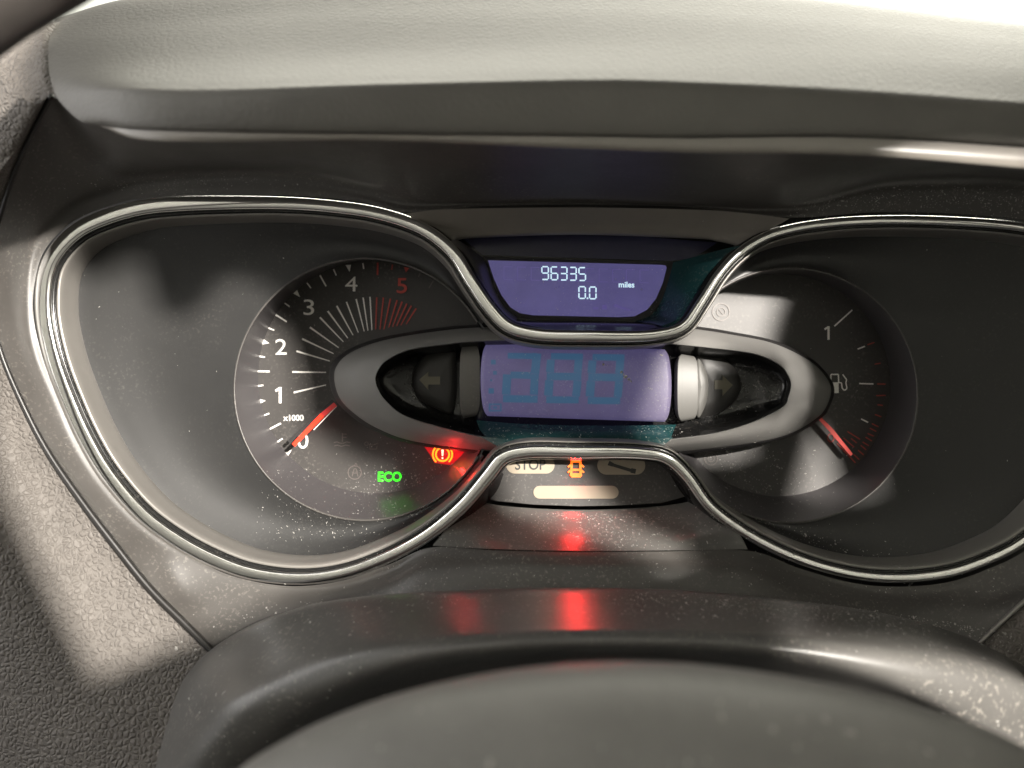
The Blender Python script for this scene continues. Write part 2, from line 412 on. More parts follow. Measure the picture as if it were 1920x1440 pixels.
tick((749, 498), (748.6, 502.5), 2.2, 2.2, M['dimprint'], tach)
tick((788, 512), (784.6, 519), 2.2, 2.2, M['dimprint'], tach)
tick((812.7, 526.3), (804.2, 540.3), 2.2, 2.2, M['dimprint'], tach)
for i, (a, b) in enumerate([((550.7, 736), (611.4, 721.7)), ((548, 697.4), (611.4, 698.2)), ((555.9, 658.4), (618.4, 677)), ((566.6, 635.3), (625.3, 663)),
             ((581, 613.6), (634.9, 651.8)), ((599.8, 595), (643.9, 641)), ((614.5, 583.2), (652.2, 634)), ((631.4, 573.6), (661.8, 628.3)),
             ((649.6, 566), (671.8, 623.6)), ((667.8, 560.7), (682.9, 621.2)), ((680.8, 557.9), (689.9, 619.8)), ((693.7, 556.5), (697.4, 618.8)),
             ((706.4, 557.5), (704.4, 617.7)), ((718.9, 557.9), (712.4, 617.7)), ((732.1, 560), (719.9, 617.7)), ((744.5, 562.8), (729, 614.2)),
             ((754, 565.6), (736, 612.8)), ((762.8, 569.2), (743.8, 611.4)), ((771.2, 573.4), (751.5, 610)), ((780.3, 578.3), (761.4, 607.8))]):
    strokes('ray_mark', [(a, b, 3.4 if i < 8 else 2.8, 1.6)], HP, M['redprint'] if i > 11 else M['white'], tach)
for i, t in enumerate([((532.4, 849.3), (546.7, 843.5), (539.7, 855.3)), ((482.6, 747.7), (498, 751), (485.6, 758)), ((494, 636), (504.5, 643.5), (489, 646)),
          ((557.1, 544), (549.5, 550.2), (562.4, 557)), ((647.8, 496.9), (658, 496.4), (655.3, 509.5)), ((757.1, 500.2), (767, 502.6), (761.1, 511))]):
    plate('pointer_mark', t, HP, M['redprint'] if i == 5 else M['white'], tach, 1.2)
strokes('numeral', [((525.3, 725.8), (525.3, 756), 4.8, 4.8), ((525.5, 727.5), (516.5, 733), 4.4, 4)], HP, M['white'], tach, label='numeral 1')
for d, box in [('0', (557.6, 810.6, 578, 841)), ('2', (516.3, 635.8, 537.6, 664.8)), ('3', (568.9, 561.5, 588.9, 590.7)), ('4', (647, 518.6, 670, 546.4))]:
    text('numeral', d, box, HP, M['white'], tach, bold=0.0, label='numeral '+d)
text('numeral', '5', (743.8, 521.3, 763.2, 549.9), HP, M['redprint'], tach, bold=0.008, label='red numeral 5')
text('scale_caption', 'x1000', (531, 777.7, 569.4, 789), HP, M['white'], tach, bold=0.02, label='caption x1000')
# needle: lit bar, its shadow built as a black bar
strokes('needle_shadow_bar', [((626, 752), (541, 829), 9, 6)], -150, M['deep'], tach, 16)
strokes('needle', [((629, 758), (604, 778.5), 9, 9)], -130, M['needle_dull'], tach, 10, label='dull red root of the needle')
strokes('needle', [((604.2, 778.3), (550, 835), 9, 8)], -130, M['needle'], tach, 10, label='glowing red needle at 0')
strokes('needle_edge', [((631, 762), (588, 806), 1.6, 1.8)], -134, M['white'], tach, 3)
# unlit symbols
strokes('coolant_symbol', poly([(642, 812), (642, 828)], 2)+poly([(642, 814), (650, 814)], 1.5)+poly([(642, 820), (650, 820)], 1.5)
        + poly([(626, 830), (632, 828.5), (638, 831), (644, 831), (650, 828.5), (657, 830)], 1.6)
        + poly([(627, 836), (633, 834.5), (640, 837), (648, 834.5), (656, 836)], 1.6), HP, M['dimprint'], tach)
strokes('oil_symbol', poly(arcpts(687, 832, 3.5, 0, 360, 10), 1.5)+poly([(691, 834), (700, 834), (709, 831)], 1.6)+poly([(693, 834), (694, 842), (706, 842), (707, 836)], 1.6), HP, M['dimprint'], tach)
strokes('auto_stop_symbol', poly(arcpts(665, 886, 12.5, 0, 360, 24), 1.6)+poly([(660, 893), (664, 879), (668, 879), (671, 893)], 1.6)+poly([(662, 887), (670, 887)], 1.4)
        + poly([(665, 873), (667, 868), (670, 873)], 1.2), HP, M['dimprint'], tach)
text('eco_symbol', 'ECO', (708.7, 884.5, 753, 903), HP, M['green'], tach, bold=0.03, label='lit green ECO letters')
# brake warning
bx, by = 829.7, 852
strokes('brake_symbol', poly(arcpts(bx, by, 12.6, 0, 360, 30), 3.2)+poly(arcpts(bx, by, 18.2, 130, 230, 12), 3.0)+poly(arcpts(bx, by, 18.2, -50, 50, 12), 3.0),
        HP, M['amber'], tach, label='lit amber brake warning rings')
plate('brake_glow_patch', [(796, 838), (876, 846), (867, 864), (850, 888), (828, 910), (822, 908), (838, 886), (846, 872), (815, 868), (806, 852)], HF+0.8, M['redglow'], tach, 0.6, label='red glow patch painted round the brake symbol')  # emissive patch painting the brake lamp's red glow on the dial
strokes('exclamation_mark', [((bx, by-9), (bx, by+3), 4.4, 2.6), ((bx, by+5.5), (bx, by+8.5), 3, 3)], HP, mat('lit white symbol', (1, .6, .4), .5, emis=(1.0, 0.80, 0.55), estr=1.6), tach)
# glow of the warning lamps: small lamps added at and in front of the lit symbols
def glow(name, px, py, h, size, power, color, tgt, spread=180):
    o = area(name, (0, 0, 0), (1, 0, 0), size*S, size*S, power, color, spread)
    o.location = W(px, py, h); aim(o, W(*tgt)); return o
def point(name, px, py, h, r, power, color):
    l = bpy.data.lights.new(name, 'POINT'); l.energy = power; l.color = color; l.shadow_soft_size = r*S
    o = bpy.data.objects.new(name, l); col.objects.link(o); o.location = W(px, py, h); return o
# --- fuel gauge print
for a, b in [((1598, 581.3), (1564.5, 611.5)), ((1608.2, 654.5), (1621.7, 649.3)), ((1611, 719.1), (1637.7, 719.9)), ((1614.6, 785.5), (1627.6, 791.9))]:
    tick(a, b, 2.4, 2.6, M['white'], fuel)
for a, b in [((1626.4, 646.4), (1639.4, 642.2)), ((1640, 682.8), (1651.2, 680.9)), ((1644.6, 719.9), (1660.6, 720.3)), ((1643, 741.8), (1660.6, 741.3)), ((1645.3, 758.8), (1655.2, 760.2)),
             ((1640.6, 777.2), (1652.4, 781.5)), ((1634.7, 794.2), (1647.2, 800.4)), ((1631, 802.7), (1643, 809)), ((1626.9, 812.7), (1638.7, 817.9)),
             ((1622.9, 819.7), (1634.7, 826.8)), ((1617.4, 828.7), (1629.2, 835.8)), ((1613.9, 835), (1624, 843.4)), ((1608.7, 844), (1619.3, 852.8)), ((1600.4, 851.6), (1611, 861.8)),
             ((1589, 809), (1612.7, 823.8)), ((1581.5, 821), (1601.6, 838.6)), ((1595.7, 822), (1606.3, 830.4)), ((1569.7, 831.5), (1604, 867.7))]:
    tick(a, b, 1.9, 1.9, M['redprint'], fuel)
strokes('numeral', [((1553.5, 611.7), (1553.5, 637), 4.2, 4.2), ((1553.7, 613), (1546, 617.5), 3.8, 3.6)], HP, M['white'], fuel, label='numeral 1 for full')
strokes('numeral', poly(arcpts(1558, 821, 6, 0, 360, 16, 7.5), 2.2), HP, M['redprint'], fuel, label='red numeral 0 for empty')
strokes('pump_symbol', [((1557.5, 727.5), (1572.5, 727.5), 19, 19)]+poly([(1558, 702), (1572, 702), (1572.5, 718), (1557.6, 718)], 2.4, True)
        + poly([(1573, 717), (1578, 718), (1579, 728), (1583.5, 732), (1588, 728.5), (1586, 717), (1587.5, 712), (1580, 702)], 2.2), HP, M['white'], fuel, label='white fuel pump symbol')
strokes('needle', [((1533, 780), (1558, 806), 6, 8), ((1558, 806), (1597, 853), 8, 6)], -165, mat('dim red needle', (0.45, 0.03, 0.02), 0.3, emis=(1, .04, .02), estr=0.04), fuel, 8, label='red fuel needle at empty')
strokes('airbag_symbol', poly(arcpts(1352, 585, 16, 0, 360, 24), 1.5)+poly(arcpts(1352, 585, 8, 0, 360, 16), 1.3)+poly([(1348, 580), (1356, 590)], 1.2), HP, M['dimprint'], fuel)
strokes('engine_symbol', poly(arcpts(1333, 860, 12, 0, 360, 20), 1.5)+poly(arcpts(1333, 860, 6, 0, 360, 14), 1.3), HP, M['dimprint'], fuel)

# --- centre island ring
OUT = [(628, 705), (640, 676), (673, 654), (729, 636), (814, 622), (898, 614), (1083, 607), (1240, 610), (1303, 617), (1363, 626), (1447, 643), (1513, 674), (1546, 705),
       (1557, 732), (1547, 764), (1527, 786), (1480, 813), (1413, 830), (1313, 843), (1200, 852), (1083, 854), (960, 850), (870, 841), (771, 826), (715, 806), (673, 781), (639, 747)]
INN = [(704, 710), (712, 690), (729, 674), (771, 656), (842, 646), (898, 641), (1083, 636), (1220, 642), (1280, 648), (1330, 653), (1413, 664), (1460, 684), (1477, 704),
       (1483, 722), (1478, 744), (1467, 763), (1413, 790), (1347, 810), (1280, 820), (1190, 828), (1083, 831), (980, 828), (898, 817), (814, 797), (757, 778), (724, 752), (709, 730)]
n = 200
mid = [((a[0]*.55+b[0]*.45), (a[1]*.55+b[1]*.45)) for a, b in zip(OUT, INN)]
def lev(pts, h, s=0.0):
    cx, cy = 1090, 730
    return [(cx+(x-cx)*(1+s/420), cy+(y-cy)*(1+s/110), h) for x, y in pts]
loft('centre_bezel', [lev(OUT, -98), lev(OUT, -88, -1), lev(mid, -60), lev(INN, -45, 4), lev(INN, -44, 1.5), lev(INN, -56)], n, 22, M['silver'], cluster, closed=True, label='silver oval bezel round the speed display')
loft('bezel_side', [lev(OUT, -96, 0.4), lev(OUT, -102, 3), [(x-(6 if x < 1000 else -2), y, -130) for x, y, _ in lev(OUT, 0, 5)], [(x, y, HF) for x, y, _ in lev(OUT, 0, 2)]], n, 14, M['deep'], cluster, closed=True)
loft('bezel_bowl', [lev(INN, -55, 0.5), lev(INN, -75, -8), lev(INN, -115, -26), [(1090+(x-1090)*.5, 730+(y-730)*.5, -128) for x, y in INN], [(1090+(x-1090)*.01, 730+(y-730)*.01, -130) for x, y in INN]], n, 20, M['black'], cluster, closed=True)
# speed display: convex barrel glass
def barrel(name, L, R, y0, y1, m, par, hmid=-62, hedge=-78, bl=7, n=40, label=None, xs=None, side=-118):
    rows = []
    ts = [i/30 for i in range(31)]
    for t in ts:
        v = 2*t-1
        e = 1-abs(v)**9                       # rounded corners
        bulge = (1-v*v)
        ya = y0[0]+(y1[0]-y0[0])*t; yb = y0[1]+(y1[1]-y0[1])*t
        xl = L+bl*(1-bulge)+6*(1-e); xr = R-bl*(1-bulge)-6*(1-e)
        rows.append([W(xl+(xr-xl)*k/n, ya+(yb-ya)*k/n, hedge+(hmid-hedge)*bulge**.6) for k in range(n+1)])
    vs, fs = grid(rows); N = len(vs)
    # rim walls
    loop = [i for i in range(n+1)]+[r*(n+1)+n for r in range(1, 31)]+[30*(n+1)+k for k in range(n-1, -1, -1)]+[r*(n+1) for r in range(29, 0, -1)]
    cen = sum((vs[i] for i in loop), Vector())/len(loop)
    back = [vs[i]+(cen-vs[i])*0.06+ROT @ Vector((0, 40*S, 0)) for i in loop]
    vs = vs+back; m_ = len(loop)
    fs += [(loop[i], N+i, N+(i+1) % m_, loop[(i+1) % m_]) for i in range(m_)]
    o = obj(name, vs, fs, m, par, True, label); return o
speed = barrel('speed_display', 901, 1259, (643, 655), (780, 791), M['lcd2'], cluster, label='purple digital speed display with unlit digits')
def on_barrel(x, y):
    f = (x-901)/358; y0 = 643+12*f; y1 = 780+11*f; t = (y-y0)/(y1-y0); v = 2*t-1
    return -78+16*max(0, 1-v*v)**.6
def ghost(name, segs, m, par, label=None):
    vs = []; fs = []
    for (a, b, wd) in segs:
        K = 8
        dx, dy = b[0]-a[0], b[1]-a[1]; L = math.hypot(dx, dy); nx, ny = -dy/L*wd/2, dx/L*wd/2; k0 = len(vs)
        for i in range(K+1):
            f = i/K; x, y = a[0]+dx*f, a[1]+dy*f
            for q in (-1, -.33, .33, 1):
                vs.append(W(x+nx*q, y+ny*q, on_barrel(x+nx*q, y+ny*q)+0.5))
        for i in range(K):
            for q in range(3):
                a0 = k0+i*4+q; fs.append((a0, a0+1, a0+5, a0+4))
    o = obj(name, vs, fs, m, par, True, label); return o
ghost('segment_digit', [((952, 667), (1000, 668), 11), ((1007, 662.5), (1003, 701), 16), ((957, 703), (995, 704), 13), ((1003, 701.5), (1001, 740), 15),
                        ((951, 702), (949, 740), 16), ((943, 747.5), (1008, 748.5), 13.5)], M['ghost'], speed)
for x in (1023, 1101):
    dy = (x-1023)*0.02
    ghost('segment_digit', [((x+10, 668+dy), (x+70, 669+dy), 12), ((x+10, 674.5+dy), (x+8, 698+dy), 15), ((x+62, 675+dy), (x+60, 699+dy), 15), ((x+2, 705.5+dy), (x+67, 706.5+dy), 14),
                            ((x+7, 713+dy), (x+5, 742+dy), 16), ((x+60, 714+dy), (x+57, 743+dy), 15), ((x+1, 749.5+dy), (x+62, 750+dy), 13)], M['ghost'], speed)
for (x, y, s) in [(925, 679, 9), (928, 699, 7), (921, 733, 10), (921, 713, 4)]:
    ghost('unlit_dot', [((x-s/2, y), (x+s/2, y), s)], M['ghost'], speed)
ghost('unlit_symbol', [((917, 758), (940, 758), 3), ((917, 770), (940, 770), 3), ((918, 757), (918, 771), 3), ((939, 757), (939, 771), 3), ((925, 764), (932, 764), 4)], M['ghost'], speed)
# cheeks either side of the display
barrel('display_cheek', 862, 900, (646, 646), (784, 780), M['graphite'], cluster, hmid=-66, hedge=-84, bl=2, label='grey cheek left of the speed display')
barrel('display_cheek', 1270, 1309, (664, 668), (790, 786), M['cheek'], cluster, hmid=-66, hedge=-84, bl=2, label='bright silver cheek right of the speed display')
def lobe(name, pts, h0, m, label):
    cx = sum(p[0] for p in pts)/len(pts); cy = sum(p[1] for p in pts)/len(pts)
    P = crv(pts, 60, True)
    rows = [[(cx+(x-cx)*s, cy+(y-cy)*s, h) for x, y in P] for s, h in ((1, h0-40), (1, h0-4), (.96, h0), (.5, h0+3), (.02, h0+4))]
    vs, fs = grid([[W(*p) for p in r] for r in rows], True); return obj(name, vs, fs, m, cluster, True, label)
la = lobe('arrow_lens', [(772, 722), (778, 690), (800, 664), (835, 652), (852, 652), (855, 680), (856, 720), (852, 765), (846, 776), (818, 766), (788, 750)], -104, M['lens'], 'dark lens of the left turn arrow')
ra = lobe('arrow_lens', [(1306, 660), (1330, 660), (1362, 676), (1384, 700), (1390, 722), (1380, 750), (1352, 772), (1320, 784), (1307, 784), (1306, 740), (1306, 700)], -112, M['lens'], 'dark lens of the right turn arrow')
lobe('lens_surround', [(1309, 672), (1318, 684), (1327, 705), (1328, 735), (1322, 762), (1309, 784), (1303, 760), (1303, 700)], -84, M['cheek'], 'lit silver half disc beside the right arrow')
plate('turn_arrow', [(786, 712), (803, 697), (803, 706), (825, 706), (825, 721), (803, 721), (803, 731)], -98, M['khaki'], la, 2, label='unlit arrow pointing left')
plate('turn_arrow', [(1374, 722), (1355, 704), (1355, 713), (1340, 713), (1340, 730), (1355, 730), (1355, 742)], -106, M['khaki'], ra, 2, label='unlit arrow pointing right')
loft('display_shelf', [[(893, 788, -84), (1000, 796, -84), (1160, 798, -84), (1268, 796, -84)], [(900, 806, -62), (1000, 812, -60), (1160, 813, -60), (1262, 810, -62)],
                       [(912, 820, -46), (1000, 829, -45), (1160, 830, -45), (1258, 822, -46)]], 40, 10, M['teal'], cluster, label='dusty ledge below the speed display, painted teal like its glow')
# upper face of bezel, painted teal for the display's reflection
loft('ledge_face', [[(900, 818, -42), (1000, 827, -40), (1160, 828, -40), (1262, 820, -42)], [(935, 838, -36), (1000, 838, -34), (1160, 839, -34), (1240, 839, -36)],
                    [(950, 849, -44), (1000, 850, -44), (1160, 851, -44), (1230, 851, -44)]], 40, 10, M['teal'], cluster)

# --- trip display niche above the island
plate('niche_back', [(820, 425), (1083, 412), (1450, 425), (1390, 475), (1350, 520), (1320, 572), (1290, 612), (1245, 626), (985, 624), (948, 608), (915, 570), (882, 522), (850, 470)], -104, M['black'], cluster, 4)
TL = [(915, 488)]+[(1240, 496.5), (1248, 498), (1250, 502), (1243, 530), (1230, 560), (1213, 581), (1190, 593), (1160, 594.5), (1000, 591), (975, 587), (957, 576), (940, 553), (925, 520)]
trip = plate('trip_display', TL, -98, M['lcd'], cluster, 5, label='purple trip display reading 96335 and 0.0 miles')
plate('display_frame', [(905, 480), (1262, 491), (1256, 520), (1240, 565), (1220, 592), (1192, 603), (1000, 600), (966, 595), (944, 578), (926, 548)], -101, M['deep'], cluster, 3)
HD = -96.5
SEG = {'a': ((0, 0), (1, 0)), 'b': ((1, 0), (1, .5)), 'c': ((1, .5), (1, 1)), 'd': ((0, 1), (1, 1)), 'e': ((0, .5), (0, 1)), 'f': ((0, 0), (0, .5)), 'g': ((0, .5), (1, .5))}
DIG = {'9': 'abcdfg', '6': 'acdefg', '3': 'abcdg', '5': 'acdfg', '0': 'abcdef'}
def seg_digit(ch, x, y, wd, ht, h, m, par):
    sg = []
    for s in DIG[ch]:
        (ax, ay), (bx_, by_) = SEG[s]
        A = (x+ax*wd, y+ay*ht); B = (x+bx_*wd, y+by_*ht); L = math.dist(A, B); g = 1.1
        A2 = (A[0]+(B[0]-A[0])*g/L, A[1]+(B[1]-A[1])*g/L); B2 = (B[0]+(A[0]-B[0])*g/L, B[1]+(A[1]-B[1])*g/L)
        sg.append((A2, B2, 2.5, 2.5))
    return strokes('segment_digit', sg, h, m, par, 1.0, label='lit digit '+ch)
for i, ch in enumerate('96335'):
    seg_digit(ch, 1016+17.4*i, 500+0.45*i, 12.2, 24, HD, M['digit'], trip)
seg_digit('0', 1085.5, 537.5, 12, 22, HD, M['digit'], trip)
seg_digit('0', 1105.5, 538.2, 12, 22, HD, M['digit'], trip)
strokes('decimal_point', [((1100.2, 559.3), (1103, 559.3), 3, 3)], HD, M['digit'], trip, 1)
text('unit_caption', 'miles', (1160, 528, 1189.5, 539), HD, M['digit'], trip, bold=0.02, slope=0.01, label='caption miles')
for i in range(11):
    x = 945+25.5*i
    strokes('unlit_matrix', [((x, 500+i*.6), (x+16, 500.4+i*.6), 1.2, 1.2), ((x, 524+i*.6), (x+16, 524.4+i*.6), 1.2, 1.2), ((x, 500+i*.6), (x, 524+i*.6), 1.2, 1.2)], HD-.7, M['ghost2'], trip, .6)
strokes('unlit_wrench', [((1152, 572), (1162, 576), 6, 3.5), ((1162, 576), (1182, 582), 3.5, 3.5)]+poly([(1112, 578), (1122, 578)], 4)+poly([(1129, 576), (1138, 576)], 9), HD-.7, M['ghost2'], trip, .6)
# niche walls and ledge
loft('niche_wall', [[(842, 452, -4), (862, 492, -6), (898, 548, -8), (930, 592, -8), (962, 614, -8)], [(862, 452, -20), (888, 492, -30), (914, 542, -30), (940, 584, -30), (966, 606, -25)],
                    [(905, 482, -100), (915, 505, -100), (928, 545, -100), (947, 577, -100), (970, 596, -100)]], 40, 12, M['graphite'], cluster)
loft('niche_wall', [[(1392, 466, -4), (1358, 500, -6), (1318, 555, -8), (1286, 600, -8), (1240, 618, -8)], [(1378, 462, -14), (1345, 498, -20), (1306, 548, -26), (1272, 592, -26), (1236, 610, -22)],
                    [(1262, 492, -100), (1255, 520, -100), (1241, 562, -100), (1222, 590, -100), (1190, 602, -100)]], 40, 12, M['teal'], cluster)  # teal paints the display glow onto this wall
loft('niche_ledge', [[(945, 595, -100), (1000, 601, -100), (1083, 602, -100), (1190, 604, -100), (1240, 598, -100)], [(950, 602, -45), (1000, 606, -40), (1083, 607, -40), (1190, 608, -40), (1245, 606, -45)],
                     [(955, 614, -10), (1000, 616, -8), (1083, 618, -8), (1190, 619, -8), (1245, 616, -10)]], 40, 10, M['black'], cluster)
loft('niche_brow', [[(762, 400, 10), (850, 392, 8), (1083, 389, 8), (1300, 393, 8), (1400, 400, 8), (1480, 410, 10)],
                    [(800, 430, -16), (870, 428, -22), (1083, 420, -24), (1300, 425, -22), (1370, 432, -20), (1430, 438, -16)],
                    [(846, 452, -26), (890, 446, -42), (1083, 440, -46), (1300, 447, -44), (1350, 453, -38), (1390, 462, -26)],
                    [(846, 450, -100), (890, 440, -104), (1083, 434, -104), (1300, 441, -104), (1350, 448, -104), (1390, 456, -100)]], 60, 18, mat('brow plastic', (0.16, 0.145, 0.125), 0.5, bump=(2600, 0.3, 0.00006), vary=0.1), cluster, label='curved brow over the trip display')
plate('smoked_strip', [(868, 448), (960, 443), (1083, 441), (1210, 444), (1345, 455), (1300, 484), (1258, 489), (905, 478)], -102.5, mat('smoked indigo plastic', (0.030, 0.030, 0.062), 0.25, vary=0.2), cluster, 1.5, label='dark indigo strip above the trip display')

# --- warning lamp panel below the island
warn = plate('warning_panel', [(935, 872), (955, 857), (985, 850), (1200, 851), (1238, 860), (1262, 880), (1296, 928), (1240, 943), (1150, 948), (1083, 949), (1000, 946), (930, 939), (888, 928)], -62, M['dial'], cluster, 5,
             label='warning lamp panel with STOP window and lit door symbol')
def pill(x0, y0, x1, y1, n=10):
    r = (y1-y0)/2; cy = (y0+y1)/2
    return arcpts(x1-r, cy, r, 90, -90, n)+arcpts(x0+r, cy, r, 270, 90, n)
p1 = plate('stop_window', pill(949, 856, 1040, 888), -60, M['cream'], warn, 2, label='cream window printed STOP')
p2 = plate('wrench_window', pill(1120, 856, 1210, 890), -60, M['cream'], warn, 2, label='cream window with dark wrench')
p3 = plate('bar_window', pill(1000, 911, 1160, 935), -60, M['cream'], warn, 2, label='plain cream bar window')
text('stop_lettering', 'STOP', (966, 861, 1023, 881), -59, M['darkprint'], warn, bold=0.01, label='STOP in dark letters')
strokes('wrench_symbol', [((1141, 868), (1150, 872), 9, 7), ((1150, 872), (1183, 882), 6, 6), ((1183, 882), (1192, 884), 9, 9)], -59, M['darkprint'], warn)
dx_, dy_ = 1080, 877
strokes('door_symbol', poly([(dx_-8, dy_-12), (dx_+8, dy_-12), (dx_+9, dy_+16), (dx_-9, dy_+16)], 4.4, True)+poly([(dx_-8, dy_+4), (dx_+8, dy_+4)], 4)+poly([(dx_-5, dy_-15), (dx_+5, dy_-15)], 4)
        + poly([(dx_-8, dy_-7), (dx_-15, dy_-1)], 3.2)+poly([(dx_+8, dy_-7), (dx_+15, dy_-1)], 3.2)+poly([(dx_-8, dy_+3), (dx_-15, dy_+9)], 3.2)+poly([(dx_+8, dy_+3), (dx_+15, dy_+9)], 3.2)
        + poly([(dx_-8, dy_+12), (dx_+8, dy_+12)], 3)+poly([(dx_-10, dy_-18), (dx_-6, dy_-12)], 3)+poly([(dx_+10, dy_-18), (dx_+6, dy_-12)], 3), -58, M['orange'], warn, label='lit orange door-open symbol')
loft('warning_shelf', [[(870, 930, -66), (940, 948, -66), (1083, 956, -66), (1230, 950, -66), (1320, 935, -66)],
                       [(855, 960, -30), (930, 972, -40), (1083, 978, -40), (1230, 972, -40), (1345, 960, -30)],
                       [(830, 1000, 0), (920, 1006, 12), (1083, 1010, 16), (1250, 1006, 12), (1385, 1000, 0)],
                       [(811, 1023, 12), (910, 1029, 42), (1083, 1033, 50), (1250, 1032, 42), (1402, 1030, 12)]], 60, 24, M['shroud'], cluster, label='dusty black shelf in front of the warning lamps')
loft('niche_wall', [[(815, 1010, 2), (862, 966, -4), (905, 915, -6), (930, 880, -6)], [(830, 1006, -10), (880, 968, -34), (922, 920, -40), (940, 885, -40)], [(850, 990, -30), (890, 965, -66), (930, 925, -66), (945, 890, -66)]], 30, 8, M['black'], cluster)
loft('niche_wall', [[(1400, 1016, 2), (1346, 966, -4), (1305, 915, -6), (1272, 880, -6)], [(1385, 1010, -10), (1330, 968, -34), (1290, 920, -40), (1262, 885, -40)], [(1365, 996, -30), (1312, 965, -66), (1276, 925, -66), (1255, 890, -66)]], 30, 8, M['black'], cluster)
point('brake_lamp_glow', 848, 866, -150, 1, 0.004, (1, .01, .01))
point('added_brake_spill', 846, 862, -72, 0.3, 0.006, (1, .02, .02))  # added lamp floating in the bowl to redden the shroud
glow('door_lamp_beam', 1080, 882, -54, 20, 0.011, (1, .02, .02), (1080, 1160, 250))

# ================================================================== dashboard
dash = thing('dashboard', 'charcoal dashboard with padded hood over the cluster and grained side skin', 'dashboard', V(0, 300, 0))
ST = [  # (H row), (bevel row), (mid), (outer)
 ((62, 580, 2), (45, 580, 12), (18, 575, 40), (-14, 560, 70)),
 ((72, 498, 2), (52, 485, 12), (25, 475, 50), (-8, 470, 90)),
 ((98, 450, 2), (78, 425, 14), (48, 400, 60), (12, 370, 120)),
 ((143, 412, 2), (125, 380, 16), (90, 330, 80), (48, 275, 165)),
 ((200, 388, 2), (190, 350, 18), (150, 280, 110), (98, 184, 230)),
 ((267, 372, 2), (260, 330, 22), (235, 290, 150), (180, 232, 280)),
 ((400, 366, 2), (400, 318, 26), (395, 290, 170), (390, 256, 335)),
 ((560, 367, 2), (560, 322, 26), (575, 290, 170), (600, 254, 340)),
 ((680, 379, 2), (680, 345, 22), (720, 305, 170), (760, 258, 345)),
 ((760, 398, 6), (770, 370, 18), (850, 320, 170), (900, 266, 345)),
 ((900, 387, 8), (900, 376, 16), (960, 325, 170), (1000, 270, 345)),
 ((1083, 384, 8), (1083, 374, 16), (1083, 325, 170), (1083, 274, 345)),
 ((1280, 388, 8), (1280, 380, 16), (1260, 335, 170), (1230, 280, 345)),
 ((1440, 405, 6), (1440, 385, 16), (1430, 345, 170), (1420, 284, 340)),
 ((1520, 407, 2), (1530, 375, 22), (1560, 340, 165), (1590, 286, 340)),
 ((1640, 398, 2), (1650, 345, 30), (1680, 325, 150), (1700, 290, 335)),
 ((1780, 400, 2), (1790, 340, 34), (1800, 322, 140), (1820, 300, 325)),
 ((1920, 412, 2), (1925, 345, 34), (1930, 330, 130), (1940, 312, 320)),
 ((2030, 440, 2), (2045, 390, 30), (2080, 360, 120), (2110, 330, 260)),
 ((2110, 500, 2), (2135, 470, 26), (2190, 450, 80), (2260, 420, 180)),
 ((2132, 600, 2), (2155, 600, 20), (2220, 600, 60), (2300, 600, 130)),
 ((2126, 700, 2), (2150, 710, 20), (2210, 730, 50), (2290, 760, 110)),
 ((2088, 815, 2), (2112, 830, 18), (2160, 860, 45), (2220, 900, 90)),
 ((2022, 932, 2), (2040, 950, 14), (2080, 985, 40), (2120, 1010, 75)),
 ((1930, 1026, 2), (1942, 1042, 10), (1965, 1075, 36), (1990, 1075, 66)),
 ((1850, 1068, 2), (1858, 1085, 8), (1880, 1120, 30), (1925, 1122, 60)),
 ((1770, 1093, 2), (1775, 1108, 8), (1790, 1140, 34), (1848, 1192, 62)),
 ((1680, 1100, 2), (1682, 1116, 8), (1690, 1150, 40), (1740, 1240, 80)),
 ((1600, 1093, 2), (1600, 1108, 10), (1605, 1140, 46), (1640, 1230, 90)),
 ((1500, 1066, 2), (1498, 1082, 14), (1495, 1115, 52), (1500, 1210, 96)),
 ((1404, 1033, 12), (1402, 1050, 26), (1398, 1085, 60), (1380, 1190, 100)),
 ((1240, 1034, 46), (1240, 1048, 58), (1240, 1080, 80), (1240, 1180, 110)),
 ((1083, 1035, 52), (1083, 1048, 64), (1083, 1080, 84), (1083, 1180, 114)),
 ((930, 1032, 46), (930, 1046, 58), (930, 1080, 78), (930, 1180, 110)),
 ((811, 1026, 12), (808, 1042, 24), (800, 1080, 60), (790, 1185, 100)),
 ((730, 1058, 2), (732, 1074, 8), (720, 1105, 46), (700, 1200, 96)),
 ((640, 1089, 2), (642, 1102, 6), (620, 1135, 40), (590, 1225, 90)),
 ((545, 1099, 2), (545, 1110, 6), (520, 1150, 34), (500, 1240, 84)),
 ((450, 1084, 2), (446, 1096, 6), (430, 1140, 30), (420, 1228, 78)),
 ((380, 1056, 2), (372, 1066, 6), (350, 1110, 28), (345, 1160, 66)),
 ((310, 1014, 2), (302, 1025, 8), (290, 1050, 28), (285, 1102, 58)),
 ((250, 966, 2), (240, 978, 10), (225, 995, 30), (225, 1028, 54)),
 ((190, 900, 2), (178, 908, 10), (160, 920, 30), (155, 938, 52)),
 ((148, 832, 2), (134, 838, 10), (112, 845, 30), (92, 846, 52)),
 ((116, 762, 2), (101, 765, 10), (76, 768, 30), (48, 764, 54)),
 ((80, 670, 2), (62, 668, 10), (36, 665, 34), (4, 660, 60)),
]
loft('cluster_surround', [[s[i] for s in ST] for i in range(4)], 460, 26, M['panel'], dash, closed=True, label='smooth charcoal surround funnel')
SEAM = [(97, 178, 236), (45, 282, 170), (9, 378, 124), (-14, 470, 94), (-18, 560, 74), (0, 655, 62), (46, 765, 56), (90, 848, 54), (153, 940, 54), (223, 1032, 56), (283, 1106, 60), (345, 1168, 66), (400, 1222, 76), (470, 1285, 90)]
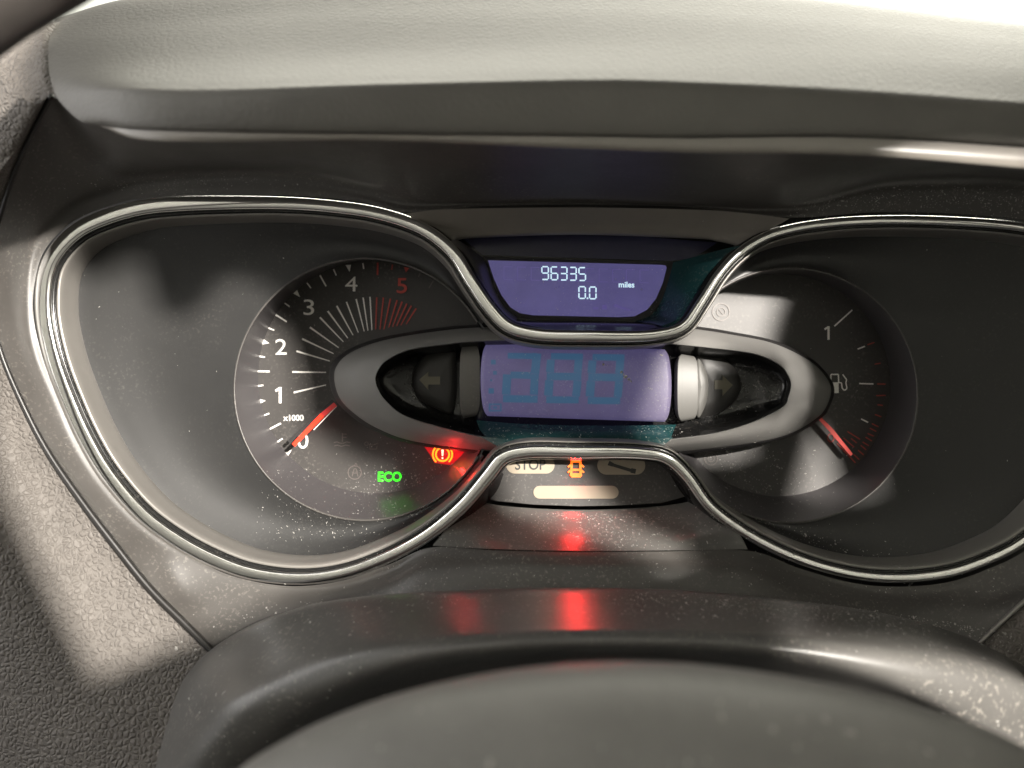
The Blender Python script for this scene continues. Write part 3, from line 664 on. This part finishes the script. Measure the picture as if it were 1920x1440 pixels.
tube('seam_seal', SEAM, lambda t: 4.0+3.2*min(1, max(0, (t-.35)*3)), M['rubber'], dash, 160, label='black seam between surround and side skin')
EDGE = [(x-6, y+1, h-2) for x, y, h in SEAM]
row1 = [(x-40-20*i/13, y+14, h+10-i) for i, (x, y, h) in enumerate(SEAM)]
row2 = [(-60, 120, 230), (-90, 250, 190), (-130, 380, 160), (-150, 500, 140), (-160, 620, 130), (-150, 740, 120), (-120, 860, 112), (-80, 960, 106), (-40, 1060, 100), (20, 1160, 96), (80, 1260, 96), (130, 1340, 100), (190, 1420, 110), (270, 1500, 120)]
row3 = [(x-220, y+60, h-60) for x, y, h in row2]
o = loft('side_skin', [[(x+4, y, h-14) for x, y, h in EDGE], EDGE, row1, row2, row3], 180, 60, M['leather'], dash, label='leather-grained skin left of the cluster')
SE2 = [(2040, 1030, 70), (1985, 1078, 64), (1925, 1124, 62), (1850, 1192, 64), (1790, 1250, 70), (1720, 1320, 90)]
tube('seam_seal', SE2, 4, M['satin'], dash, 60, label='grey edge of the surround at the right')
loft('side_skin', [[(x+5, y+4, h-4) for x, y, h in SE2], [(x+60, y+50, h+6) for x, y, h in SE2], [(x+200, y+170, h-20) for x, y, h in SE2], [(x+500, y+350, h-60) for x, y, h in SE2]], 60, 40, M['leather'], dash, label='leather-grained skin at the lower right')
# skin beside the hood, upper left
loft('hood_flank', [[(140, 40, 60), (135, 80, 90), (130, 120, 130), (130, 160, 170), (130, 190, 200)], [(92, 40, 120), (88, 80, 150), (86, 120, 190), (90, 160, 215), (100, 184, 228)], [(60, 20, 118), (50, 90, 150), (40, 150, 180), (44, 200, 200), (60, 240, 196)],
                    [(-60, 0, 100), (-60, 100, 150), (-60, 200, 175), (-60, 300, 176), (-60, 400, 150)]], 40, 30, M['leather'], dash)
# backing plate behind the cluster, added to block light leaking from behind
plate('added_backing_plate', [(-900, 90), (1200, 90), (1560, 110), (1920, 150), (2900, 260), (2900, 1750), (-900, 1750)], -232, M['deep'], dash, 60)
# hood lip and pad
r0 = [(200, 236, 250), (262, 254, 290), (400, 258, 320), (700, 254, 330), (1100, 272, 330), (1300, 280, 330), (1600, 285, 325), (1920, 308, 320), (2200, 330, 310)]
r1 = [(195, 239, 290), (262, 262, 335), (400, 267, 356), (700, 264, 362), (1100, 280, 364), (1300, 287, 364), (1600, 292, 364), (1920, 318, 360), (2200, 342, 350)]
r1b = [(192, 238, 296), (258, 256, 343), (400, 260, 366), (700, 259, 372), (1100, 272, 374), (1300, 278, 374), (1600, 282, 374), (1920, 303, 370), (2200, 325, 360)]
r2 = [(186, 235, 294), (252, 243, 343), (400, 247, 365), (700, 251, 371), (1100, 256, 373), (1300, 259, 373), (1600, 258, 373), (1920, 277, 369), (2200, 300, 360)]
loft('hood_lip', [r0, r1, r1b, r2], 160, 16, M['lipgloss'], dash, label='thin glossy lip along the hood front')
pads = [[(190, 234, 280), (254, 241, 330), (400, 244, 352), (700, 248, 360), (1100, 252, 362), (1300, 255, 362), (1600, 254, 362), (1920, 273, 358), (2200, 296, 350)],
        [(184, 235, 296), (250, 240, 347), (400, 244, 369), (700, 247, 376), (1100, 251, 378), (1300, 254, 378), (1600, 253, 378), (1920, 271, 374), (2200, 294, 362)],
        [(150, 226, 292), (240, 214, 354), (400, 214, 376), (700, 212, 384), (1100, 212, 386), (1300, 216, 386), (1600, 222, 386), (1920, 240, 382), (2200, 262, 370)],
        [(112, 190, 276), (230, 176, 350), (400, 176, 372), (700, 166, 382), (1100, 160, 386), (1300, 164, 386), (1600, 178, 384), (1920, 200, 380), (2200, 222, 368)],
        [(97, 158, 250), (222, 158, 330), (400, 158, 350), (700, 148, 360), (1100, 139, 366), (1300, 143, 366), (1600, 156, 362), (1920, 180, 358), (2200, 200, 350)],
        [(91, 120, 205), (215, 118, 250), (400, 110, 262), (700, 98, 270), (1100, 86, 274), (1300, 88, 274), (1600, 100, 272), (1920, 125, 270), (2200, 145, 260)],
        [(92, 75, 150), (215, 55, 150), (400, 40, 150), (700, 20, 150), (1100, 14, 150), (1300, 20, 150), (1600, 40, 150), (1920, 75, 150), (2200, 105, 150)],
        [(105, 35, 60), (225, 0, 40), (400, -25, 30), (700, -45, 20), (1100, -38, 20), (1300, -26, 20), (1550, -3, 20), (1920, 45, 20), (2200, 78, 20)],
        [(110, 60, -40), (230, 30, -60), (400, 0, -80), (700, -15, -100), (1100, -5, -100), (1300, 5, -100), (1550, 30, -100), (1920, 80, -100), (2200, 110, -100)]]
loft('hood_pad', pads, 170, 80, M['pad'], dash, label='soft padded top of the hood')

# ================================================================== steering column shroud
shroud = thing('steering_column_shroud', 'dusty black steering column shroud with red lamp reflections, below the cluster', 'column shroud', W(1083, 1300, 120))
A0 = [(230, 1520, 20), (262, 1420, 40), (300, 1340, 60), (350, 1265, 80), (425, 1200, 100), (530, 1150, 120), (660, 1122, 138), (860, 1108, 150), (1083, 1103, 150), (1300, 1109, 150), (1500, 1128, 145), (1660, 1152, 138), (1800, 1190, 125), (1920, 1250, 110), (2060, 1350, 80)]
A0b = [(x, y+10, h-60) for x, y, h in A0]
A1 = [(300, 1540, 200), (345, 1440, 220), (395, 1370, 240), (450, 1310, 260), (530, 1262, 270), (620, 1222, 280), (740, 1192, 290), (900, 1176, 296), (1083, 1170, 300), (1300, 1172, 300), (1500, 1184, 296), (1680, 1206, 290), (1830, 1240, 280), (1950, 1300, 266), (2080, 1400, 230)]
Am = [tuple(a*.5+b*.5 for a, b in zip(p, q)) for p, q in zip(A0, A1)]
Am = [(x, y, h+3) for x, y, h in Am]
A2 = [(350, 1550, 215), (395, 1460, 238), (445, 1390, 262), (500, 1330, 284), (580, 1280, 300), (670, 1240, 312), (780, 1212, 322), (920, 1194, 328), (1083, 1186, 330), (1300, 1188, 330), (1500, 1202, 328), (1670, 1230, 322), (1800, 1268, 312), (1900, 1320, 296), (2020, 1420, 260)]
A3 = [(400, 1560, 190), (440, 1480, 220), (490, 1415, 248), (550, 1352, 276), (620, 1305, 300), (700, 1268, 316), (800, 1240, 328), (930, 1222, 336), (1083, 1214, 338), (1300, 1216, 338), (1470, 1232, 336), (1620, 1262, 330), (1740, 1305, 318), (1830, 1360, 300), (1930, 1460, 262)]
A4 = [(x+22 if x < 1000 else x-10, y+26, h-55) for x, y, h in A3]
A5 = [(x+40 if x < 1000 else x-20, y+60, h-150) for x, y, h in A3]
loft('shroud_shell', [A0b, A0, Am, A1, A2, A3, A4, A5], 180, 60, M['shroud'], shroud)

# ================================================================== steering wheel (hub at the bottom, rim crossing the upper left corner)
wheel = thing('steering_wheel', 'grey steering wheel out of focus, its hub across the bottom edge', 'steering wheel', W(1100, 1900, 800))
def arc(pts, dy, h): return [(x, y+dy, h) for x, y in pts]
HB = [(330, 1600), (430, 1460), (540, 1385), (660, 1330), (800, 1287), (960, 1256), (1120, 1242), (1280, 1244), (1440, 1262), (1600, 1292), (1760, 1335), (1900, 1390), (2050, 1480)]
loft('hub_cover', [arc(HB, 30, 560), arc(HB, 4, 690), arc(HB, 0, 730), arc(HB, 14, 770), arc(HB, 60, 805), arc(HB, 150, 840), arc(HB, 320, 880), arc(HB, 600, 900)], 120, 50, M['hub'], wheel)
# rim: a ring round the hub centre, in a plane square to the column
cw = to_face(1250, 1830, 700)
ringpts = []
R0 = 1303
pts3 = []
for k in range(72):
    a = 2*math.pi*k/72
    pts3.append((cw[0]+R0*math.cos(a), cw[1]+R0*math.sin(a), 760-0.10*R0*math.sin(a)))
def ring_mesh(name, P, r, m, par, seg=14):
    N = len(P); rows = []
    c = sum((V(*p) for p in P), Vector())/N
    ax = (V(*P[0])-c).cross(V(*P[N//4])-c).normalized()
    for p in P:
        q = V(*p); s = (q-c).normalized()
        rows.append([q+(s*math.cos(2*math.pi*k/seg)*r+ax*math.sin(2*math.pi*k/seg)*r*1.1)*S for k in range(seg)])
    rows.append(rows[0]); vs, fs = grid(rows, True); return obj(name, vs, fs, m, par)
ring_mesh('wheel_rim', pts3, 62, M['rim'], wheel)

# ================================================================== setting behind: bright showroom wall seen past the hood
bw = obj('showroom_wall', [V(-9000, -3000, -7000), V(9000, -3000, -7000), V(9000, 9000, -7000), V(-9000, 9000, -7000)], [(0, 1, 2, 3)], M['wall'], None, False, 'pale bright wall beyond the windscreen', 'structure')
area('showroom_wall_lamp', (1500, 3600, -3600), (2500, 3000, -7000), 1.0, 0.4, 160, (1, 1, .93))

# unseen gobo added behind the viewer: openings cut the key lamp into light patches
def from_face(F, h=2200):
    t = h/KEY[2]; return [(x*(1-t)+KEY[0]*t, y*(1-t)+KEY[1]*t) for x, y in F]
OPEN = [
 [(-1350, 760), (-1150, 420), (-1000, 60), (-962, -190), (-872, -382), (-788, -550), (-590, -468), (-330, -370), (-235, -335), (-185, -215), (-150, -130), (-230, -105), (-330, -30), (-340, 60), (-370, 150), (-450, 218), (-520, 232), (-552, 190),
  (-580, 160), (-610, 152), (-640, 168), (-658, 210), (-672, 255), (-730, 255), (-748, 225), (-800, 235), (-900, 330), (-905, 520), (-840, 640), (-900, 780)],
 [(5, -95), (120, -100), (210, -215), (330, -330), (250, -345), (20, -225)],
 [(352, 130), (380, 190), (410, 243), (500, 249), (640, 244), (620, 180), (600, 90), (590, 15), (560, 15), (560, 80), (428, 80), (428, -58), (560, -58), (560, 9), (590, 9), (574, -92), (420, -104), (280, -110), (290, -40)],
]
outer = [(-2600, -1900), (3400, -1900), (3400, 3000), (-2600, 3000)]
def from_point(px, py, h, H=2200):
    k = (EYE-h)/EYE; x, y = (px-960)*k, (720-py)*k; t = (H-h)/(KEY[2]-h)
    return (x+(KEY[0]-x)*t, y+(KEY[1]-y)*t)
holes = [from_face(p) for p in OPEN]
holes += [[from_point(*p) for p in q] for q in (
    [(1533, 805, -200), (1547, 812, -200), (1590, 930, -185), (1555, 945, -180), (1502, 948, -180)],
    [(1425, 1196, 320), (1560, 1188, 320), (1800, 1195, 320), (2050, 1260, 320), (2050, 1620, 320), (1760, 1500, 320), (1690, 1330, 320), (1560, 1250, 320)])]
loops = [outer]+holes
tr = tessellate_polygon([[Vector((x, y, 0)) for x, y in lp] for lp in loops]); rv = [V(x, y, 2200) for lp in loops for x, y in lp]; N_ = len(rv)
rv += [V(x, y, 2215) for lp in loops for x, y in lp]; rf = [tuple(t) for t in tr]+[tuple(i+N_ for i in t) for t in tr]; k_ = 0
for lp in loops:
    m_ = len(lp); rf += [(k_+i, k_+(i+1) % m_, N_+k_+(i+1) % m_, N_+k_+i) for i in range(m_)]; k_ += m_
ro = obj('light_gobo', rv, rf, mat('gobo cloth', (0.19, 0.185, 0.175), 0.9, bump=(400, .3, .0005)), None, False, 'added unseen cloth panel behind the viewpoint, its openings shape the key light', 'structure'); fix_normals(ro)

# ================================================================== dust
bpy.context.view_layer.update()
dg = bpy.context.evaluated_depsgraph_get()
dv = []; df = []
def speck(px, py, r, elong=1.0):
    o0 = V(0, 0, EYE); d = (W(px, py, 0)-o0).normalized()
    hit, loc, nrm, _, ob, _ = sc.ray_cast(dg, o0+d*0.02, d)
    if not hit or ob.name.startswith(('wheel_rim', 'showroom')): return
    if nrm.dot(d) > 0: nrm = -nrm
    t = nrm.orthogonal().normalized(); b = nrm.cross(t); a0 = random.random()*6.28
    k = len(dv); n = 5
    dist = (loc-o0).length/(EYE*S)
    ca, sa = math.cos(a0), math.sin(a0)
    for i in range(n):
        a = 6.283*i/n; rr = r*S*dist*random.uniform(.6, 1.25)
        u, v = math.cos(a)*rr*elong, math.sin(a)*rr
        dv.append(loc+t*(u*ca-v*sa)+b*(u*sa+v*ca)+nrm*0.00002)
    dv.append(loc+nrm*(r*S*dist*0.7+0.00004))
    df.extend([(k+i, k+(i+1) % n, k+n) for i in range(n)])
def scatter(n, f, r0=.5, r1=1.2, big=.04):
    for _ in range(n):
        x, y = f(); r = random.uniform(r0, r1)*(random.random()**.6*.7+.4)
        if random.random() < big: r *= 1.9
        speck(x, y, r, random.choice((1, 1, 1, 1.6, 2.6)))
g = random.gauss; u = random.uniform
def shroud_top():
    x = u(450, 1900) if random.random() < .35 else g(1500, 230)
    t = (x-1083)/840
    return x, 1106+62*t*t*(1.4 if x > 1083 else .9)+abs(g(0, 26))
scatter(1700, shroud_top, .45, 1.35, .07)
scatter(700, lambda: (g(1090, 130), u(962, 1032)), .4, 1.1)
scatter(260, lambda: (u(700, 1500), u(1035, 1100)), .4, 1.0)
scatter(420, lambda: (g(790, 60), g(905, 38)), .4, 1.1)
scatter(260, lambda: (u(480, 820), u(880, 1000)), .4, 1.0)
scatter(420, lambda: (g(1420, 60), g(890, 45)), .4, 1.1)
scatter(300, lambda: (lambda x: (x, 960+(x-1350)*.33+g(0, 18)))(u(1330, 1720)), .5, 1.2)
scatter(160, lambda: (u(860, 1300), u(800, 838)), .4, 1.1)
scatter(200, lambda: (u(500, 900), g(1000, 35)), .4, .9)
scatter(140, lambda: (u(960, 1250), u(500, 612)), .3, .7)
scatter(260, lambda: (u(905, 1255), u(650, 788)), .3, .7)
scatter(120, lambda: (g(1205, 30), g(720, 35)), .3, .8)
scatter(160, lambda: (u(100, 1900), u(280, 1000)), .3, .8)
scatter(260, lambda: (g(350, 120), g(342, 12)), .3, .8)
scatter(700, lambda: (u(1480, 1930), g(375, 18)), .4, 1.0)
scatter(90, lambda: (u(1450, 1900), u(1060, 1180)), .4, 1.0)
scatter(60, lambda: (u(560, 1900), u(1290, 1440)), 1.3, 3.2, .15)
scatter(60, lambda: (u(330, 700), u(1150, 1400)), 1.0, 3.0, .1)
for x, y in [(1131, 684), (1165, 698), (1169, 702), (1174, 705), (1171, 707), (1179, 711), (1183, 715)]: speck(x, y, 2.6, 1.3)
o = obj('dust', dv, df, M['dustmote'], None, False, 'pale dust specks scattered over the ledges and shroud', 'stuff')
